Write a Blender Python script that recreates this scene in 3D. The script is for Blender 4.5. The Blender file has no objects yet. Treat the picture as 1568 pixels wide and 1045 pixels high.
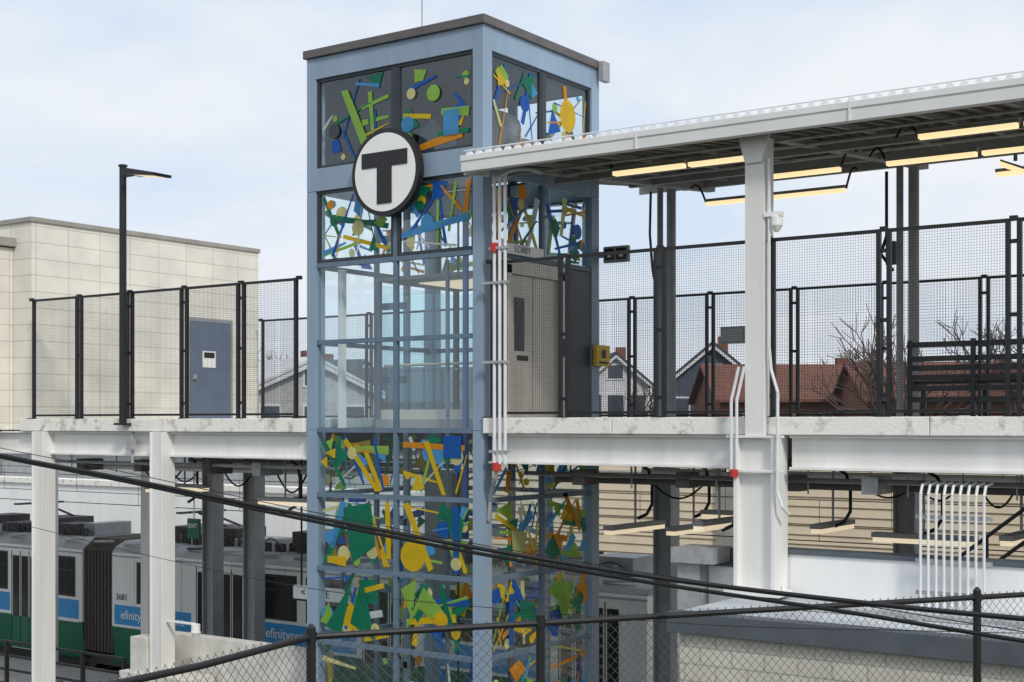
import bpy, bmesh, math, random
from mathutils import Vector, Matrix
S=bpy.context.scene
R=random.Random
# ------------------------------------------------------------------ helpers
def mat(name,col,rough=.6,metal=0.0,var=.12,scale=3.0,bump=0.0,streak=False,trans=0.0,emit=None,spec=.4,dirt=None,pos=(.3,.7)):
    m=bpy.data.materials.new(name); m.use_nodes=True
    nt=m.node_tree; N=nt.nodes; L=nt.links
    b=N['Principled BSDF']; b.inputs['Roughness'].default_value=rough; b.inputs['Metallic'].default_value=metal
    b.inputs['Specular IOR Level'].default_value=spec
    tc=N.new('ShaderNodeTexCoord'); mp=N.new('ShaderNodeMapping')
    L.new(tc.outputs['Object'],mp.inputs[0])
    if streak: mp.inputs['Scale'].default_value=(1,1,.12)
    n=N.new('ShaderNodeTexNoise'); n.inputs['Scale'].default_value=scale; n.inputs['Detail'].default_value=6
    n.inputs['Roughness'].default_value=.65
    L.new(mp.outputs[0],n.inputs['Vector'])
    r=N.new('ShaderNodeValToRGB'); r.color_ramp.elements[0].position=pos[0]; r.color_ramp.elements[1].position=pos[1]
    d=dirt if dirt else tuple(c*(1-2*var) for c in col)
    r.color_ramp.elements[0].color=(*[max(0,c) for c in d],1)
    r.color_ramp.elements[1].color=(*[min(1,c*(1+var*.5)) for c in col],1)
    L.new(n.outputs['Fac'],r.inputs[0]); L.new(r.outputs[0],b.inputs['Base Color'])
    if bump:
        bp=N.new('ShaderNodeBump'); bp.inputs['Strength'].default_value=bump; bp.inputs['Distance'].default_value=.02
        n2=N.new('ShaderNodeTexNoise'); n2.inputs['Scale'].default_value=scale*8; n2.inputs['Detail'].default_value=5
        L.new(tc.outputs['Object'],n2.inputs['Vector']); L.new(n2.outputs['Fac'],bp.inputs['Height']); L.new(bp.outputs[0],b.inputs['Normal'])
    if trans:
        t=N.new('ShaderNodeBsdfTranslucent'); L.new(r.outputs[0],t.inputs[0])
        mx=N.new('ShaderNodeMixShader'); mx.inputs[0].default_value=trans
        L.new(b.outputs[0],mx.inputs[1]); L.new(t.outputs[0],mx.inputs[2]); L.new(mx.outputs[0],N['Material Output'].inputs[0])
    if emit:
        b.inputs['Emission Color'].default_value=(*emit[0],1); b.inputs['Emission Strength'].default_value=emit[1]
    return m
def glassmat(name,tint,base=.06,rough=.02):
    # thin architectural glass: transparent sheet + angle dependent mirror (symmetric for both sides)
    m=bpy.data.materials.new(name); m.use_nodes=True; nt=m.node_tree; N=nt.nodes; L=nt.links
    N.remove(N['Principled BSDF'])
    t=N.new('ShaderNodeBsdfTransparent'); t.inputs[0].default_value=(*tint,1)
    g=N.new('ShaderNodeBsdfGlossy'); g.inputs['Roughness'].default_value=rough; g.inputs[0].default_value=(.92,.97,1,1)
    n=N.new('ShaderNodeTexNoise'); n.inputs['Scale'].default_value=.7
    tc=N.new('ShaderNodeTexCoord'); L.new(tc.outputs['Object'],n.inputs['Vector'])
    bp=N.new('ShaderNodeBump'); bp.inputs['Strength'].default_value=.08; bp.inputs['Distance'].default_value=.05
    L.new(n.outputs['Fac'],bp.inputs['Height']); L.new(bp.outputs[0],g.inputs['Normal'])
    f=N.new('ShaderNodeLayerWeight'); f.inputs[0].default_value=.5
    p=N.new('ShaderNodeMath'); p.operation='POWER'; p.inputs[1].default_value=4.5; L.new(f.outputs['Facing'],p.inputs[0])
    mu=N.new('ShaderNodeMath'); mu.operation='MULTIPLY_ADD'; mu.inputs[1].default_value=.85; mu.inputs[2].default_value=base; mu.use_clamp=True
    L.new(p.outputs[0],mu.inputs[0])
    mx=N.new('ShaderNodeMixShader'); L.new(mu.outputs[0],mx.inputs[0]); L.new(t.outputs[0],mx.inputs[1]); L.new(g.outputs[0],mx.inputs[2])
    L.new(mx.outputs[0],N['Material Output'].inputs[0])
    return m
def blockmat(name,c1,c2,mortar,bw,rh,ms=.012,off=0.0,bump=.4):
    m=mat(name,c1,.8,scale=2); nt=m.node_tree; N=nt.nodes; L=nt.links
    b=N['Principled BSDF']
    tc=N.new('ShaderNodeTexCoord'); sp=N.new('ShaderNodeSeparateXYZ'); L.new(tc.outputs['Object'],sp.inputs[0])
    ad=N.new('ShaderNodeMath'); L.new(sp.outputs[0],ad.inputs[0]); L.new(sp.outputs[1],ad.inputs[1])
    cb=N.new('ShaderNodeCombineXYZ'); L.new(ad.outputs[0],cb.inputs[0]); L.new(sp.outputs[2],cb.inputs[1])
    br=N.new('ShaderNodeTexBrick'); br.offset=off; br.inputs['Scale'].default_value=1
    br.inputs['Brick Width'].default_value=bw; br.inputs['Row Height'].default_value=rh; br.inputs['Mortar Size'].default_value=ms
    br.inputs['Color1'].default_value=(*c1,1); br.inputs['Color2'].default_value=(*c2,1); br.inputs['Mortar'].default_value=(*mortar,1)
    br.inputs['Mortar Smooth'].default_value=.3
    L.new(cb.outputs[0],br.inputs['Vector'])
    n=N.new('ShaderNodeTexNoise'); n.inputs['Scale'].default_value=1.3; n.inputs['Detail'].default_value=8; L.new(tc.outputs['Object'],n.inputs['Vector'])
    r=N.new('ShaderNodeMapRange'); r.inputs[1].default_value=.3; r.inputs[2].default_value=.7; r.inputs[3].default_value=.86; r.inputs[4].default_value=1.05
    L.new(n.outputs['Fac'],r.inputs[0])
    mx=N.new('ShaderNodeVectorMath'); mx.operation='SCALE'; L.new(br.outputs['Color'],mx.inputs[0]); L.new(r.outputs[0],mx.inputs['Scale'])
    L.new(mx.outputs[0],b.inputs['Base Color'])
    bp=N.new('ShaderNodeBump'); bp.inputs['Strength'].default_value=bump; bp.inputs['Distance'].default_value=.01; bp.invert=True
    L.new(br.outputs['Fac'],bp.inputs['Height']); L.new(bp.outputs[0],b.inputs['Normal'])
    return m
def group(name,loc=(0,0,0)):
    e=bpy.data.objects.new(name,None); S.collection.objects.link(e); e.empty_display_size=.3
    return e
class P:
    def __init__(s,name,mats,parent=None):
        s.n=name; s.m=mats if isinstance(mats,(list,tuple)) else [mats]; s.p=parent; s.v=[]; s.f=[]; s.mi=[]
    def add(s,vs,fs,m=0):
        o=len(s.v); s.v+= [tuple(v) for v in vs]
        for f in fs: s.f.append([i+o for i in f]); s.mi.append(m)
    def box(s,x0,x1,y0,y1,z0,z1,m=0):
        vs=[(x,y,z) for z in (z0,z1) for y in (y0,y1) for x in (x0,x1)]
        s.add(vs,[(0,2,3,1),(4,5,7,6),(0,1,5,4),(2,6,7,3),(0,4,6,2),(1,3,7,5)],m); return s
    def cyl(s,p,q,r0,r1=None,n=8,m=0,cap=True):
        p=Vector(p);q=Vector(q); r1=r0 if r1 is None else r1
        d=(q-p); 
        if d.length<1e-6: return s
        d.normalize()
        a=d.orthogonal().normalized(); b=d.cross(a)
        vs=[]
        for c,r in((p,r0),(q,r1)):
            for i in range(n):
                t=2*math.pi*i/n; vs.append(c+a*math.cos(t)*r+b*math.sin(t)*r)
        fs=[(i,(i+1)%n,n+(i+1)%n,n+i) for i in range(n)]
        if cap: fs+= [tuple(range(n))[::-1],tuple(range(n,2*n))]
        s.add(vs,fs,m); return s
    def tube(s,pts,r,n=8,m=0):
        for i in range(len(pts)-1): s.cyl(pts[i],pts[i+1],r,n=n,m=m)
        return s
    def prism(s,pts,axis,a0,a1,m=0):
        def mk(p,a):
            return (a,p[0],p[1]) if axis=='x' else (p[0],a,p[1]) if axis=='y' else (p[0],p[1],a)
        n=len(pts); vs=[mk(p,a0) for p in pts]+[mk(p,a1) for p in pts]
        fs=[tuple(range(n)),tuple(range(n,2*n))[::-1]]+[(i,(i+1)%n,n+(i+1)%n,n+i) for i in range(n)]
        s.add(vs,fs,m); return s
    def done(s,bevel=0,smooth=False,rec=True):
        me=bpy.data.meshes.new(s.n); me.from_pydata(s.v,[],s.f)
        for m in s.m: me.materials.append(m)
        me.polygons.foreach_set('material_index',s.mi)
        if rec:
            bm=bmesh.new(); bm.from_mesh(me); bmesh.ops.recalc_face_normals(bm,faces=bm.faces); bm.to_mesh(me); bm.free()
        if smooth: me.polygons.foreach_set('use_smooth',[True]*len(me.polygons))
        me.update(); o=bpy.data.objects.new(s.n,me); S.collection.objects.link(o)
        if s.p: o.parent=s.p
        if bevel:
            b=o.modifiers.new('b','BEVEL'); b.width=bevel; b.segments=2; b.limit_method='ANGLE'
        return o
def text(name,body,size,loc,rot,m,parent,ext=.004):
    c=bpy.data.curves.new(name,'FONT'); c.body=body; c.size=size; c.extrude=ext; c.align_x='CENTER'; c.align_y='CENTER'
    c.materials.append(m); o=bpy.data.objects.new(name,c); o.location=loc; o.rotation_euler=rot; o.parent=parent
    S.collection.objects.link(o); return o
HP=math.pi/2
FRONT=(HP,0,0)
# ------------------------------------------------------------------ materials
M_blue=mat('blue_grey_paint',(.255,.345,.445),.42,var=.07,scale=2,streak=True)
M_bluedk=mat('blue_frame',(.13,.19,.26),.45,var=.1)
M_bar=mat('blue_guide_bar',(.03,.13,.42),.45,var=.1)
M_dkframe=mat('dark_window_frame',(.035,.043,.052),.4)
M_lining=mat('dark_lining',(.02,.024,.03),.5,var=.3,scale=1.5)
M_cap=mat('roof_flashing',(.13,.12,.12),.6)
M_capl=mat('parapet_coping',(.36,.34,.31),.6)
M_white=mat('white_steel_paint',(.83,.83,.81),.45,var=.05,scale=1.5,streak=True,dirt=(.68,.67,.64))
M_conc=mat('deck_kerb_concrete',(.82,.80,.75),.85,var=.04,scale=3.5,bump=.4,dirt=(.44,.41,.34),pos=(.32,.47))
M_pier=mat('pier_concrete',(.70,.69,.65),.85,var=.1,scale=2.5,bump=.3,dirt=(.5,.48,.43))
M_black=mat('black_powder_coat',(.018,.018,.02),.45,var=.1)
M_wire=mat('black_mesh_wire',(.03,.03,.032),.5)
M_galv=mat('galvanised_steel',(.46,.47,.48),.5,metal=.3,var=.15,scale=6)
M_grey=mat('grey_steel_paint',(.32,.33,.34),.55,var=.1)
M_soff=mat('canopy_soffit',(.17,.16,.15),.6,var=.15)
M_under=mat('underside_steel',(.16,.15,.14),.7,var=.2)
M_fasc=mat('canopy_fascia_paint',(.76,.76,.75),.45,var=.05,scale=1.2,streak=True)
M_roofw=mat('canopy_roof_sheet',(.62,.64,.66),.5)
M_lamp=mat('lamp_diffuser',(.8,.7,.45),.5,var=.02,emit=((1,.76,.42),1.0))
M_lampoff=mat('lamp_diffuser_dim',(.75,.7,.6),.5,var=.02,emit=((1,.82,.55),.6))
M_glass=glassmat('clear_glass',(.89,.955,.975),.10)
M_cabglass=glassmat('cab_glass',(.84,.95,.96),.05)
M_cream=blockmat('cream_panel_block',(.80,.77,.69),(.75,.72,.645),(.55,.52,.45),.80,.335,.010)
M_cmu=blockmat('painted_block',(.66,.63,.56),(.61,.58,.51),(.44,.42,.38),.42,.21,.012,off=.5)
M_clap=mat('beige_siding',(.74,.63,.47),.7,var=.05,scale=1.5,streak=True)
M_door=mat('steel_blue_door',(.13,.165,.23),.5,var=.06)
M_steel=mat('brushed_steel_door',(.60,.56,.50),.4,metal=.2,var=.06,streak=True)
M_sign=mat('white_sign',(.85,.85,.83),.4,var=.02)
M_yel=mat('yellow_box',(.80,.50,.02),.5)
M_red=mat('red_fitting',(.55,.04,.03),.5)
M_pvc=mat('white_conduit',(.74,.76,.78),.5,var=.06)
M_grass=mat('embankment_grass',(.10,.11,.05),.95,var=.3,scale=3,bump=.6)
M_dirt=mat('gravel_ground',(.17,.16,.145),.95,var=.25,scale=1.2,bump=.6)
M_plat=mat('platform_concrete',(.46,.45,.43),.85,var=.12,scale=2,bump=.2)
M_ball=mat('track_ballast',(.15,.14,.13),.95,var=.35,scale=9,bump=1)
M_rail=mat('rail_steel',(.25,.2,.17),.4,metal=.7)
M_tg=mat('train_green',(.01,.15,.075),.35,var=.08,scale=1.5)
M_tw=mat('train_white',(.84,.85,.83),.35,var=.05,scale=1.2,streak=True)
M_tgl=mat('train_window',(.015,.018,.02),.15,spec=.4)
M_troof=mat('train_roof',(.38,.40,.42),.6,var=.15,scale=1.5)
M_tgear=mat('train_roof_gear',(.08,.075,.075),.7)
M_bell=mat('train_bellows',(.09,.08,.07),.9)
M_tad=mat('train_ad_blue',(.03,.30,.65),.4,var=.04)
M_memb=mat('roof_membrane',(.58,.62,.66),.75,var=.2,scale=1)
M_flash=mat('dark_flashing',(.10,.12,.14),.5)
M_wwall=mat('white_wall',(.85,.86,.85),.75,var=.06,scale=1,streak=True)
M_bark=mat('bare_branches',(.14,.095,.08),.9)
M_twig=mat('distant_twigs',(.16,.13,.11),.95)
M_brick=mat('brick_red',(.23,.10,.07),.9,var=.15,scale=4)
M_rroof=mat('red_shingles',(.20,.085,.06),.9,var=.25,scale=6)
M_droof=mat('dark_shingles',(.07,.078,.095),.9,var=.15,scale=6)
M_hw=mat('house_white_siding',(.66,.67,.69),.8)
M_hb=mat('house_slate_siding',(.08,.10,.145),.8)
M_hg=mat('house_grey_siding',(.46,.47,.47),.8)
M_hwin=mat('house_window',(.06,.08,.1),.15,spec=.6)
# ------------------------------------------------------------------ ground
g=P('ground',M_dirt); g.add([(-1500,-1500,-7.2),(1500,-1500,-7.2),(1500,1500,-7.2),(-1500,1500,-7.2)],[(0,1,2,3)]); g.done()
CAM=Vector((12.41,-16.95,0)); EX=Vector((.819,.574,0)); EY=Vector((-.574,.819,0))
em=P('embankment',M_grass); prof=[(-40,-1.68),(5,-1.68),(9,-3.3),(12,-3.45),(17.5,-7.25)]
vs=[];rr=R(5);nx=24
for i in range(nx+1):
    for (d,z) in prof:
        p=CAM+EX*(-30+60*i/nx)+EY*d; vs.append((p.x,p.y,z+rr.uniform(-.06,.06)))
k=len(prof)
em.add(vs,[(i*k+j,(i+1)*k+j,(i+1)*k+j+1,i*k+j+1) for i in range(nx) for j in range(k-1)]); em.done()
pl=P('station_platform',M_plat); pl.box(-60,4.4,-.9,6.65,-7.15,-6.55); pl.box(4.4,45,.62,6.65,-7.15,-6.55); pl.done(.02)
tb=P('track_bed',M_ball); tb.box(-80,60,6.72,14.5,-7.19,-7.0); tb.done()
rl=P('railway_track',[M_rail,M_conc])
for yc in(8.35,12.4):
    for s_ in(-.72,.72): rl.box(-80,60,yc+s_-.035,yc+s_+.035,-6.95,-6.82)
    for i in range(150): rl.box(-80+i*.9,-79.76+i*.9,yc-1.25,yc+1.25,-7.02,-6.955,1)
rl.done()
# ------------------------------------------------------------------ elevator tower
W,V=3.68,3.41
T=group('elevator_tower')
fr=P('steel_frame',M_blue,T); ZB=-6.55
for (x0,x1,y0,y1) in((-.2,0,0,.24),(-W,-W+.2,0,.24),(-.2,0,V-.24,V),(-W,-W+.2,V-.24,V)):
    for z0,z1 in((ZB,-.125),(-.117,3.874),(3.882,6.12)): fr.box(x0,x1,y0,y1,z0,z1)
    fr.box(x0+.01,x1-.01,y0+.01,y1-.01,-.2,4.0)
def ring(z0,z1,ins=.004,dp=.16):
    fr.box(-W+.2,-.2,ins,dp,z0,z1); fr.box(-W+.2,-.2,V-dp,V-ins,z0,z1)
    fr.box(-dp,-ins,.24,V-.24,z0,z1); fr.box(-W+ins,-W+dp,.24,V-.24,z0,z1)
ring(5.76,6.12); ring(3.88,4.26)
fr.done(.006)
mu=P('mullions',[M_bluedk,M_dkframe],T)
XM=-1.78; h=.038
rows=[2.64,1.35,-.12,-1.2,-2.43,-3.66,-4.9,-6.1]
for y0,y1 in((.03,.11),(V-.11,V-.03)):
    for z in rows: mu.box(-W+.2,-.2,y0,y1,z-h,z+h)
    mu.box(XM-h,XM+h,y0+.004,y1-.004,ZB,3.88); mu.box(XM-h,XM+h,y0+.004,y1-.004,4.26,5.76,1)
    for a,b in((-W+.2,XM-h),(XM+h,-.2)):
        for z0,z1 in((4.26,5.76),(2.685,3.88)):
            mu.box(a,a+.05,y0+.01,y1-.01,z0,z1,1);mu.box(b-.05,b,y0+.01,y1-.01,z0,z1,1)
            mu.box(a+.05,b-.05,y0+.01,y1-.01,z0,z0+.05,1);mu.box(a+.05,b-.05,y0+.01,y1-.01,z1-.05,z1,1)
YM=1.72
for x0,x1,door in((-.11,-.03,True),(-W+.03,-W+.11,False)):
    for z in rows:
        if door and -.2<z<2.5: continue
        mu.box(x0,x1,.24,V-.24,z-h,z+h)
    zs=[(ZB,-.12),(2.64,3.88)] if door else [(ZB,3.88)]
    for z0,z1 in zs: mu.box(x0+.004,x1-.004,YM-h,YM+h,z0,z1)
    for a,b in((.24,YM-.04),(YM+.04,V-.24)):
        z0,z1=4.26,5.76
        mu.box(x0+.01,x1-.01,a,a+.05,z0,z1,1);mu.box(x0+.01,x1-.01,b-.05,b,z0,z1,1)
        mu.box(x0+.01,x1-.01,a+.05,b-.05,z0,z0+.05,1);mu.box(x0+.01,x1-.01,a+.05,b-.05,z1-.05,z1,1)
    mu.box(x0+.002,x1-.002,YM-.04,YM+.04,4.26,5.76,1)
mu.done()
gl=P('glazing',[M_glass],T)
for y in(.07,V-.07): gl.add([(-W+.2,y,ZB),(-.2,y,ZB),(-.2,y,5.76),(-W+.2,y,5.76)],[(0,1,2,3)],0)
gl.add([(-W+.07,.24,ZB),(-W+.07,V-.24,ZB),(-W+.07,V-.24,5.76),(-W+.07,.24,5.76)],[(0,1,2,3)])
gl.add([(-.07,.24,2.64),(-.07,V-.24,2.64),(-.07,V-.24,5.76),(-.07,.24,5.76)],[(0,1,2,3)])
gl.add([(-.07,.24,ZB),(-.07,V-.24,ZB),(-.07,V-.24,-.12),(-.07,.24,-.12)],[(0,1,2,3)])
gl.done(rec=False)
cap=P('roof_cap',[M_cap,M_grey],T); cap.box(-W-.05,.05,-.05,V+.05,6.122,6.26); cap.box(.055,.16,V-.12,V+.1,5.9,6.24,1); cap.done(.01)
rod=P('antenna_rod',M_galv,T); rod.cyl((-2.4,1.5,6.26),(-2.4,1.5,8.6),.012); rod.done()
inn=P('hoistway_interior',[M_lining,M_grey,M_blue,M_bluedk,M_bar,M_sign],T)
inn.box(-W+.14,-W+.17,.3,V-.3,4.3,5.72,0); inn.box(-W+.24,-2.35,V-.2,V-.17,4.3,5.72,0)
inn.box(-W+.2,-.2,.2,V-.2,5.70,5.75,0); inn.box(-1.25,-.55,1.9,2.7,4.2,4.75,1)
inn.cyl((-1.1,1.8,4.95),(-1.1,2.15,4.95),.33,n=24,m=1); inn.box(-1.7,-.4,1.5,1.65,4.0,4.15,1)
inn.cyl((-2.3,1.6,4.9),(-2.3,2.0,4.9),.26,n=24,m=3); inn.box(-2.6,-2.0,1.6,2.2,4.2,4.6,3)
for x,y in((-.75,.9),(-.75,2.9),(-2.9,1.7)): inn.box(x-.05,x+.05,y-.04,y+.04,ZB,4.1,2)
for z in(3.2,2.0,.7,-1.8,-3.0,-4.3): inn.box(-.80,-.2,.86,.9,z,z+.12,2); inn.box(-3.5,-2.86,1.66,1.7,z,z+.12,3)
inn.box(-3.2,-2.6,2.6,3.0,-2.9,-.9,1)
inn.box(-.62,-.54,.3,.36,-1.9,3.4,4); inn.box(-3.34,-3.24,.4,.5,-.1,2.6,5); inn.box(-1.0,-.95,.35,.4,-4.5,2.6,3)
for x in(-2.3,-1.2): inn.cyl((x,2.4,-6),(x,2.4,4.1),.02,n=6,m=0)
inn.done()
cab=P('elevator_cab',[M_bluedk,M_cabglass,M_steel,M_grey,M_lampoff],T)
cx0,cx1,cy0,cy1=-2.6,-.35,.55,2.7
for x in(cx0,cx1-.06):
    for y in(cy0,cy1-.06): cab.box(x,x+.06,y,y+.06,.06,2.36)
for z0,z1 in((-.08,.06),(2.36,2.42)): cab.box(cx0-.02,cx1+.02,cy0-.02,cy1+.02,z0,z1,3)
cab.box(cx0+.5,cx1-.5,cy0+.5,cy1-.5,2.34,2.358,4)
cab.cyl((cx0+.08,cy0+.1,.96),(cx1-.08,cy0+.1,.96),.022,m=2); cab.cyl((cx0+.08,cy1-.1,.96),(cx1-.08,cy1-.1,.96),.022,m=2)
cab.box(cx0,cx1,cy1-.04,cy1-.02,.06,.4,2); cab.box(cx0,cx1,cy0+.02,cy0+.04,.06,.22,2)
cab.box(cx0+.02,cx0+.03,cy0+.06,cy1-.06,.06,2.3,1)
cab.box(cx0+.06,cx1-.06,cy1-.03,cy1-.028,.4,2.3,1)
cab.done()
dr=P('landing_door',[M_steel,M_grey,M_dkframe,M_glass,M_black,M_tgl],T)
dr.box(-.14,-.02,.28,.62,-.1,2.58,2); dr.box(-.14,-.02,2.28,V-.26,-.1,2.58,2)
dr.box(-.14,.02,.62,.75,.05,2.5,0); dr.box(-.14,.02,2.14,2.28,.05,2.5,0); dr.box(-.14,.02,.62,2.28,2.36,2.58,0)
for a,b in((.76,1.44),(1.46,2.13)):
    dr.box(-.12,-.06,a,b,.05,2.355,0)
dr.box(-.058,-.05,.92,1.2,1.15,2.0,5); dr.box(-.058,-.045,1.0,1.3,1.0,1.08,4)
dr.box(.021,.04,2.18,2.26,1.1,1.4,4)
dr.done(.004)
sb=P('lobby_sign',M_sign,T); sb.box(.02,.05,.45,1.6,2.66,2.82); sb.done()
text('lobby_lettering','LOBBY',.15,(.055,1.0,2.74),(HP,0,HP),M_grey,T)
# --- artwork film on the glass
cols=[('art_yellow',(.87,.60,.02)),('art_pale_yellow',(.82,.78,.36)),('art_orange',(.85,.34,.02)),('art_blue',(.015,.14,.55)),('art_sky_blue',(.10,.40,.78)),
('art_green',(.01,.25,.14)),('art_lime',(.34,.62,.10)),('art_grey',(.10,.11,.12)),('art_white',(.7,.74,.75))]
AM=[mat(n,c,.35,var=.05,trans=.5) for n,c in cols]
ar=P('glass_artwork',AM,T)
wts=[5,2,5,6,4,6,4,1,1]
def art(plane,fx,a0,a1,z0,z1,n,seed,sgn=1,big=1.0):
    r=R(seed)
    for i in range(n):
        off=fx+sgn*(.010+.0005*(i+1))
        m=r.choices(range(9),wts)[0]; t=r.random(); pts=[]
        ca=r.uniform(a0+.08,a1-.08); cz=r.uniform(z0+.08,z1-.08)
        if t<.28:
            m=r.choice([0,1,1,2,4,5,3,6,1,0]); rad=r.choice([.05,.065,.08,.09,.10,.13])
            ca=min(max(ca,a0+rad),a1-rad); cz=min(max(cz,z0+rad),z1-rad)
            pts=[(ca+rad*math.cos(k*math.pi/12),cz+rad*math.sin(k*math.pi/12)) for k in range(24)]
        elif t<.80:
            ln=r.uniform(.35,1.3); an=r.choice([r.uniform(0,math.pi),math.pi/2+r.uniform(-.6,.6),r.uniform(-.25,.25)]); w=r.choice([.012,.018,.026,.034,.045])*big
            w2=w*r.choice([1,1,.4,1.6])
            e=[]
            for s_ in(-1,1):
                e.append((min(max(ca+s_*ln/2*math.cos(an),a0+.05),a1-.05),min(max(cz+s_*ln/2*math.sin(an),z0+.05),z1-.05)))
            dx,dz=e[1][0]-e[0][0],e[1][1]-e[0][1]; l=math.hypot(dx,dz)
            if l<.1: continue
            nx_,nz_=-dz/l,dx/l
            pts=[(e[0][0]+nx_*w,e[0][1]+nz_*w),(e[0][0]-nx_*w,e[0][1]-nz_*w),(e[1][0]-nx_*w2,e[1][1]-nz_*w2),(e[1][0]+nx_*w2,e[1][1]+nz_*w2)]
        else:
            k=r.choice([3,4,3]); rad=r.uniform(.12,.25)*big; ph=r.uniform(0,6.28)
            pts=[(min(max(ca+rad*r.uniform(.6,1.2)*math.cos(ph+j*6.283/k),a0),a1),min(max(cz+rad*r.uniform(.6,1.3)*math.sin(ph+j*6.283/k),z0),z1)) for j in range(k)]
            m=r.choice([3,5,5,6,2,0,4])
        vs=[(p[0],off,p[1]) if plane=='y' else (off,p[0],p[1]) for p in pts]
        ar.add(vs,[tuple(range(len(vs)))],m)
LA=((-W+.26,XM-.1),(XM+.1,-.26)); RA=((.3,YM-.09),(YM+.09,V-.3))
zr=[(4.32,5.7,15,1.1),(2.72,3.82,20,1.0),(-1.15,-.17,17,1),(-2.38,-1.25,19,1.15),(-3.6,-2.48,18,1.25),(-4.85,-3.7,6,1)]
sd=60
for (z0,z1,n,bg_) in zr:
    for a,b in LA:
        sd+=1; art('y',.07,a,b,z0,z1,n,sd,-1,bg_)
        sd+=1; art('y',V-.07,a,b,z0,z1,int(n*.6),sd,-1)
    for a,b in RA:
        sd+=1; art('x',-.07,a,b,z0,z1,n+1,sd,1,bg_)
        sd+=1; art('x',-W+.07,a,b,z0,z1,int(n*.6) if z0<4 else 2,sd,1)
yo=[.046]
def disc(x,z,rad,m,y=None):
    yo[0]-=.0005
    ar.add([(x+rad*math.cos(k*math.pi/16),yo[0],z+rad*math.sin(k*math.pi/16)) for k in range(32)],[tuple(range(32))],m)
def quad(pts,m,y=None):
    yo[0]-=.0005; ar.add([(a,yo[0],b) for a,b in pts],[tuple(range(len(pts)))],m)
quad([(-2.5,-2.5),(-2.2,-3.55),(-2.75,-3.3)],5); quad([(-1.7,-3.5),(-1.2,-2.6),(-.8,-2.95),(-1.0,-3.1),(-1.3,-2.95)],6)
quad([(-3.3,-3.4),(-2.95,-3.5),(-2.7,-2.6)],5); quad([(-2.9,-1.4),(-2.3,-1.3),(-2.2,-2.0),(-2.7,-2.3)],5); quad([(-.8,-1.4),(-.4,-1.5),(-.5,-2.1)],5)
quad([(-2.0,-1.3),(-1.9,-1.27),(-1.87,-2.2),(-1.97,-2.2)],0)
quad([(-.8,-.55),(-.45,-.55),(-.45,-.2),(-.8,-.2)],3); quad([(-1.65,3.05),(-1.65,2.95),(-.3,3.15),(-.3,3.27)],4)
quad([(-2.95,5.5),(-2.8,5.5),(-2.35,4.6),(-2.5,4.55)],6); quad([(-.5,4.5),(-.8,4.5),(-.8,4.9),(-.5,4.9)],4)
quad([(-1.2,-.3),(-1.1,-.28),(-.75,-1.13),(-.83,-1.13)],0); quad([(-1.62,-1.3),(-1.5,-1.27),(-1.0,-2.3),(-1.1,-2.35)],0)
quad([(-2.9,-.3),(-2.82,-.25),(-2.1,-1.1),(-2.2,-1.12)],0); quad([(-.62,-1.3),(-.5,-1.3),(-.5,-2.35),(-.6,-2.35)],3)
disc(-1.42,-2.12,.245,0); disc(-.85,-3.1,.14,0); disc(-1.0,5.2,.13,6); disc(-.55,-2.2,.10,1); disc(-3.1,4.85,.12,7); disc(-1.45,5.25,.09,1); disc(-2.7,-.5,.10,1); disc(-3.2,-1.9,.11,4); disc(-2.2,-3.35,.09,1); disc(-1.5,4.55,.08,6)
ar.add([(-.03,2.45+.24*math.cos(k*math.pi/16),5.15+.27*math.sin(k*math.pi/16)) for k in range(32)],[tuple(range(32))],0)
for (yy,zz,m,pp) in((2.3,-3.0,6,[(-.3,.4),(.35,.3),(.05,-.45)]),(1.0,-1.9,1,[(-.2,.2),(.25,.15),(.1,-.3),(-.15,-.2)]),(2.6,-1.5,2,[(-.3,.3),(-.2,.35),(.3,-.3),(.2,-.35)]),(.8,-3.1,3,[(-.06,.4),(.06,.4),(.06,-.4),(-.06,-.4)])):
    ar.add([(-.03,yy+a,zz+b) for a,b in pp],[tuple(range(len(pp)))],m)
ar.done(rec=False)
# --- T sign
ts=group('transit_logo_sign'); tx=-1.79
q=P('sign_drum',[M_black,M_sign],ts); q.cyl((tx,-.20,4.0),(tx,-.08,4.0),.70,n=64,m=0); q.cyl((tx,-.212,4.0),(tx,-.18,4.0),.625,n=64,m=1)
q.box(tx-.29,tx-.19,-.08,.0,3.7,4.3); q.box(tx+.21,tx+.31,-.08,.0,3.7,4.3); q.done()
q=P('letter_t',M_black,ts); q.box(tx-.47,tx+.47,-.226,-.213,4.09,4.33); q.box(tx-.15,tx+.15,-.226,-.213,3.50,4.09); q.done()
# ------------------------------------------------------------------ footbridge
B=group('station_footbridge')
dk=P('deck_slab',M_conc,B)
XL,XR=-11.5,30
x=.03
while x<XR: dk.box(x,x+2.28,-.05,6.6,-.16,.08); x+=2.29
x=XL
while x<-W-.1: 
    x2=min(x+2.28,-W-.03); dk.box(x,x2,-.05,6.6,-.16,.08); x+=2.29
dk.box(-W-.03,.03,V+.05,6.6,-.16,.08)
dk.done(.012)
bm_=P('edge_beams',M_white,B)
def ibeam(x0,x1,yc,zt,zb,w=.11,ft=.035):
    bm_.box(x0,x1,yc-w,yc+w,zt-ft,zt); bm_.box(x0,x1,yc-w,yc+w,zb,zb+ft); bm_.box(x0,x1,yc-.02,yc+.02,zb+ft,zt-ft)
for a,b in((-30,-W-.03),(.08,4.2),(5.0,9.2),(9.5,XR)): ibeam(a,b,.14,-.165,-.62)
ibeam(XL,XR,6.4,-.165,-.62)
bm_.done(.004)
un=P('cross_beams',M_under,B)
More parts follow.
